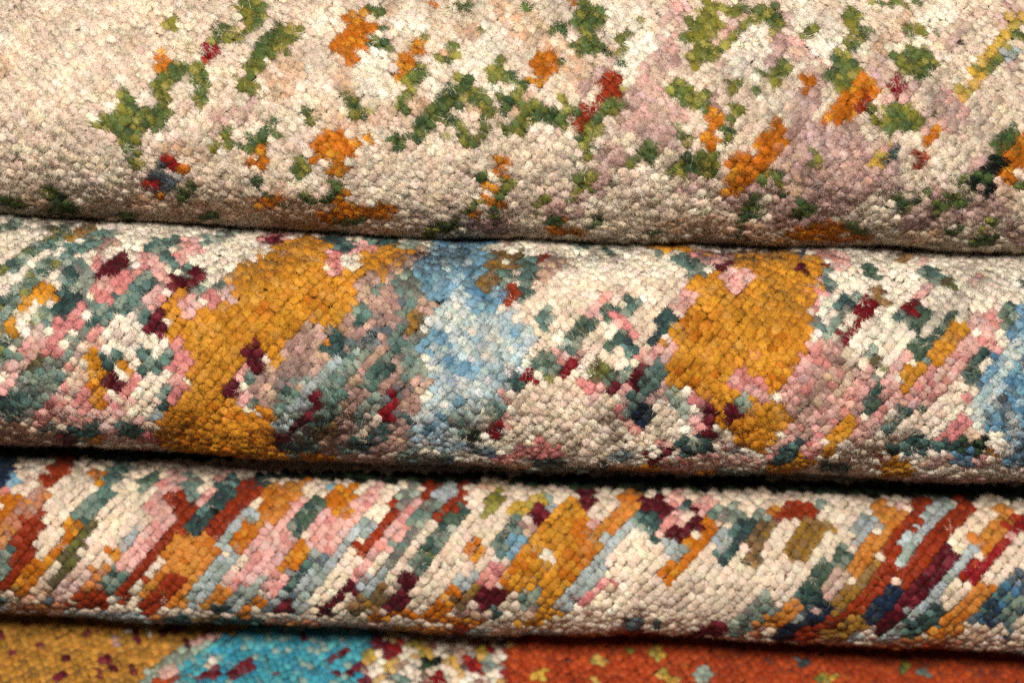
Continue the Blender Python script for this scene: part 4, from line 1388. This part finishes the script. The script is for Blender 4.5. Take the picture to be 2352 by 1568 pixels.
def build_rug(name, label, group, kind, c, R, TH, u0, u1, bow, pitch, phi, txt, base, flen, umin, umax, seed, swirl, order, slim=(1.02, 1.04)):
    r = np.random.default_rng(seed)
    mid = to_world(np.array([0.0]), section(kind, c, R, TH, np.array([0.0]), 0)[0], 0)[0]
    loc = np.array([0, mid[1], BASEZ if kind == 'flat' else to_world(np.array([0.]), (c - R * rad_n(TH))[None, :] if kind != 'flat' else c[None, :], 0)[0][2]])
    root = bpy.data.objects.new(name, None)
    COL.objects.link(root)
    root.location = loc
    root.empty_display_size = .02
    root['label'] = label; root['category'] = 'rug'; root['group'] = group
    solid(name + '_backing', kind, c, R, TH, u0, u1, 2.6, bow, root, loc)
    # knot lattice in the unrolled surface: a = along the width, u = down the surface (mm)
    xw = 140.0
    e1 = np.array([math.cos(phi), -math.sin(phi)])    # along the warp: up and to the right
    e2 = np.array([math.sin(phi), math.cos(phi)])     # along the weft: down and to the right
    px, py = pitch
    G = 640
    ii, jj = np.meshgrid(np.arange(-G // 2, G // 2), np.arange(-G // 2, G // 2))
    ii, jj = ii.ravel(), jj.ravel()
    sh = (ii % 2) * .5
    P = (ii * px)[:, None] * e2 + ((jj + sh) * py)[:, None] * e1 + np.array([0, (u0 + u1) / 2])
    keep = (abs(P[:, 0]) < xw + 4) & (P[:, 1] > u0 - 4) & (P[:, 1] < u1 + 4)
    P = P[keep]
    # slow waviness of the rows, then a little scatter of each knot
    wv = np.zeros_like(P)
    for k in range(5):
        f = r.normal(0, .05, 2); ph = r.random(2) * 6.28
        wv += np.stack([np.sin(P @ f + ph[0]), np.cos(P @ f * 1.1 + ph[1])], 1) * .55 * order
    P = P + wv + r.normal(0, .12 * order, P.shape) * np.array([px, py]).mean()
    keep = (abs(P[:, 0]) < xw) & (P[:, 1] > u0) & (P[:, 1] < u1)
    P = P[keep]
    K = len(P)
    x, u = P[:, 0] * MM, P[:, 1]
    pq, th = section(kind, c, R, TH, u, 0.0)
    hj = r.normal(0, .2, K) - .7 * (r.random(K) < .06)
    for k in range(4):
        f = r.normal(0, .12, 2); hj += .16 * np.sin(P @ f + r.random() * 6.28)
    nn2 = np.stack([np.sin(th), np.cos(th)], 1)
    W = to_world(x, pq + nn2 * hj[:, None], bow)
    nrm = np.sin(th)[:, None] * PH + np.cos(th)[:, None] * QH
    dn = -np.cos(th)[:, None] * PH + np.sin(th)[:, None] * QH      # down the surface
    a = r.normal(0, .17 * order, K)
    E1 = X * e1[0] + dn * e1[1]
    E2 = X * e2[0] + dn * e2[1]
    E1, E2 = E1 * np.cos(a)[:, None] + E2 * np.sin(a)[:, None], E2 * np.cos(a)[:, None] - E1 * np.sin(a)[:, None]
    # nap: neighbouring tufts lean together, in slowly turning directions
    la = np.zeros((K, 2))
    for k in range(6):
        f = r.normal(0, .11, 2); ph = r.random() * 6.28; dr = r.normal(0, 1, 2)
        la += np.sin(P @ f + ph)[:, None] * dr * .5
    la = la * swirl + r.normal(0, .2, (K, 2))
    N2 = nrm + X * la[:, :1] + dn * la[:, 1:]
    N2 /= np.linalg.norm(N2, axis=1)[:, None]
    # dye
    img, dep = project(W)
    sx = img[:, 0].copy()
    sx = np.where(sx < 0, -sx, sx); sx = np.where(sx > 4096, 8192 - sx, sx)
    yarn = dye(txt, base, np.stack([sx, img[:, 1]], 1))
    if swirl > .4:      # the top rug's flecks are ragged: single knots stray over their edges
        stray = (r.random(K) < .08) & ~np.isin(yarn, ['r', 'R', 'x', 'y', 'k'])
        yarn = np.where(stray, dye(txt, base, np.stack([sx, img[:, 1]], 1) + r.normal(0, 42, (K, 2))), yarn)
    sp = np.stack([sx, img[:, 1]], 1) + r.normal(0, 26, (K, 2))
    yarn2 = np.where((r.random(K) < .75) | np.isin(yarn, ['k', 'm', 'N']), yarn, dye(txt, base, sp))
    c1_, c2_ = np.zeros((K, 3)), np.zeros((K, 3))
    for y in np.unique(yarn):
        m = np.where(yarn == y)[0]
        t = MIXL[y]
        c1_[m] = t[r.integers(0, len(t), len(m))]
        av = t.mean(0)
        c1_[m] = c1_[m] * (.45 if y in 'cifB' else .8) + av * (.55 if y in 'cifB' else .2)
    for y in np.unique(yarn2):
        m = np.where(yarn2 == y)[0]
        t = MIXL[y]
        c2_[m] = t[r.integers(0, len(t), len(m))]
    val = np.exp(r.normal(0, .05, K))[:, None] * (1 + r.normal(0, .025, (K, 3)))
    ab = np.zeros(K)
    for k in range(6):
        ab += .045 * np.sin(P @ r.normal(0, .35, 2) + r.random() * 6.28)
    val = val * np.exp(ab)[:, None]
    c1_ *= val; c2_ *= val
    # size of every tuft
    sx_ = px * slim[0] * np.exp(r.normal(0, .08, K)); sy_ = py * slim[1] * np.exp(r.normal(0, .09, K))
    flipx = np.where(r.random(K) < .5, -1., 1.); flipy = np.where(r.random(K) < .5, -1., 1.)
    facing = (nrm * ((CAMP - W) / np.linalg.norm(CAMP - W, axis=1)[:, None])).sum(1)
    onpic = (img[:, 0] > -120) & (img[:, 0] < 4216) & (img[:, 1] > -120) & (img[:, 1] < 2850)
    vis = onpic & (facing > -.35) & (u > umin - 6)
    NV = 14
    hi = [tuft_variant(72, flen, seed * 100 + k) for k in range(NV)]
    lo = [tuft_variant(0, flen, seed * 100 + 50 + k) for k in range(NV)]
    vid = r.integers(0, NV, K)
    # the tufts that show largest become pieces of their own
    inpic = (img[:, 0] > 25) & (img[:, 0] < 4071) & (img[:, 1] > 25) & (img[:, 1] < 2706) & (u > umin) & (u < umax)
    score = np.where(inpic, facing * sx_ * sy_ / dep ** 2, -1)
    singles = np.argsort(-score)[:300]
    singles = singles[score[singles] > 0]
    is_single = np.zeros(K, bool); is_single[singles] = True

    def expand(idx, var):
        V, T, NR, fm, tint = var
        nv = len(V)
        ax = E2[idx] * (sx_[idx] * flipx[idx])[:, None] * MM
        ay = E1[idx] * (sy_[idx] * flipy[idx])[:, None] * MM
        az = N2[idx] * (1.15 * MM)
        out = W[idx][:, None, :] + V[None, :, :1] * ax[:, None, :] + V[None, :, 1:2] * ay[:, None, :] + V[None, :, 2:] * az[:, None, :]
        no = NR[None, :, :1] * (E2[idx] * flipx[idx][:, None])[:, None, :] + NR[None, :, 1:2] * (E1[idx] * flipy[idx][:, None])[:, None, :] + NR[None, :, 2:] * N2[idx][:, None, :]
        no /= np.linalg.norm(no, axis=2)[:, :, None]
        cc = (c1_[idx][:, None, :] * (1 - fm)[None, :, None] + c2_[idx][:, None, :] * fm[None, :, None]) * tint[None, :, None]
        tt = T[None, :, :] + (np.arange(len(idx)) * nv)[:, None, None]
        fl = (flipx * flipy)[idx] < 0
        tt[fl] = tt[fl][:, :, ::-1]
        return out.reshape(-1, 3), tt.reshape(-1, 3), no.reshape(-1, 3), np.clip(cc, 0, .95).reshape(-1, 3)

    VV, TT, NN, CC, off = [], [], [], [], 0
    for k in range(NV):
        for sel, var in ((vis & ~is_single & (vid == k), hi[k]), (~vis & (vid == k), lo[k])):
            idx = np.where(sel)[0]
            if len(idx):
                v, t, n, cl = expand(idx, var)
                VV.append(v); TT.append(t + off); NN.append(n); CC.append(cl); off += len(v)
    me = fast_mesh(name + '_pile', np.concatenate(VV) - loc, np.concatenate(TT), np.concatenate(CC), np.concatenate(NN), WOOL)
    pile = link('pile', me, root)
    pile['kind'] = 'stuff'
    for i in singles:
        v, t, n, cl = expand(np.array([i]), hi[vid[i]])
        link('wool_tuft', fast_mesh('wool_tuft', v - W[i], t, cl, n, WOOL), root, W[i] - loc)
    # loose hairs lying over the pile
    cand = np.where(vis & (facing > .0))[0]
    rim = np.where(vis & (facing > -.2) & (facing < .22) & (u > umin + 8))[0]
    hs = np.concatenate([r.choice(cand, min(len(cand), 520)), r.choice(rim, min(len(rim), 380))])
    VV, TT, CC, NN, off = [], [], [], [], 0
    for i in hs:
        d = X * r.normal() + (dn[i]) * r.normal(); d /= np.linalg.norm(d)
        cv = np.cross(nrm[i], d)
        L = r.uniform(2.0, 6.5) * MM; w = r.uniform(.02, .04) * MM
        bend = r.normal(0, .35); lift = r.uniform(.1, .5)
        for s in range(6):
            t = s / 5
            pt = W[i] + d * (t - .5) * L + cv * bend * L * (t - .5) ** 2 * 2 + nrm[i] * (.25 * MM + lift * L * t * (1 - t))
            ww = w * (1 - .6 * t)
            sv = cv * .8 + nrm[i] * .6
            VV += [pt - sv * ww, pt + sv * ww]
            NN += [nrm[i], nrm[i]]
            hc = np.clip(c2_[i] * 1.1 + .05, 0, .9)
            CC += [hc, hc]
            if s < 5:
                b0 = off + 2 * s
                TT += [(b0, b0 + 1, b0 + 3), (b0, b0 + 3, b0 + 2)]
        off += 12
    o = link('loose_hair', fast_mesh(name + '_hair', np.array(VV) - loc, np.array(TT), np.array(CC), np.array(NN), WOOL), root)
    o['kind'] = 'stuff'
    print(name, 'knots', K, 'visible', int(vis.sum()), 'tris', len(me.polygons))
    return root


def lim(Ru, R, TH, cu, c, gap):    # arc position on the lower rug where the upper nose stops hiding it
    C = cu - (Ru + gap) * rad_n(TH)
    T = c + R * rad_n(TH)
    return -((C - T) @ rad_b(TH)) + hid(Ru, TH)


L2 = lim(R1, R2, TH2, c1, c2, .5)
L3 = lim(R2, R3, TH3, c2, c3, 8.0)
PHI = math.radians(52.5)
DN = math.pi * 1.0       # the pile goes over the nose down to where the fold rests on the rug below
GRP = 'rugs stacked in one pile'
build_rug('folded_rug', 'cream rug with scattered green and orange flecks, folded on top of the stack', GRP, 'nose', c1, R1, TH1, -36, R1 * DN, 1.4,
          (2.1, 1.55), PHI, DESIGN1, 'c', .74, -60, R1 * (TH1 + 1.3), 11, .42, .65, (1.05, 1.16))
build_rug('folded_rug', 'folded rug with big golden yellow and light blue patches, second from top', GRP, 'nose', c2, R2, TH2, L2 - 18, R2 * DN, .6,
          (2.1, 1.65), PHI, DESIGN2, 'i', .62, L2, R2 * (TH2 + 1.3), 22, .24, .5, (1.03, 1.17))
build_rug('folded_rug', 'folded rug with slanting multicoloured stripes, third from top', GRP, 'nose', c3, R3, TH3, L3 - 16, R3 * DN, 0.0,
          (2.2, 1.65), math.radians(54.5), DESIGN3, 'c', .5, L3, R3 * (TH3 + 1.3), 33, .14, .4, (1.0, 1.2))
build_rug('flat_rug', 'flat rug with ochre, turquoise and rust red areas at the bottom of the stack', GRP, 'flat', C3, 0, TH4, -14, 62, 0.0,
          (2.1, 1.85), math.radians(46), DESIGN4, 'Q', .5, hid(R3, TH4), 60, 44, .14, .5)

# table under the lowest rug
bm_v = np.array([(-.6, -.5, 0), (.6, -.5, 0), (.6, .5, 0), (-.6, .5, 0), (-.6, -.5, -.03), (.6, -.5, -.03), (.6, .5, -.03), (-.6, .5, -.03)], float)
bm_t = np.array([(0, 1, 2), (0, 2, 3), (4, 6, 5), (4, 7, 6), (0, 4, 5), (0, 5, 1), (1, 5, 6), (1, 6, 2), (2, 6, 7), (2, 7, 3), (3, 7, 4), (3, 4, 0)])
tb = link('table_top', fast_mesh('table_top', bm_v, bm_t, mat=TABLE, smooth=False), None, (0, 0, BASEZ - .0005))
tb['kind'] = 'structure'

S.cycles.max_bounces = 8
S.cycles.diffuse_bounces = 5
S.cycles.use_denoising = False
S.cycles.use_adaptive_sampling = True
S.cycles.adaptive_threshold = 0.01
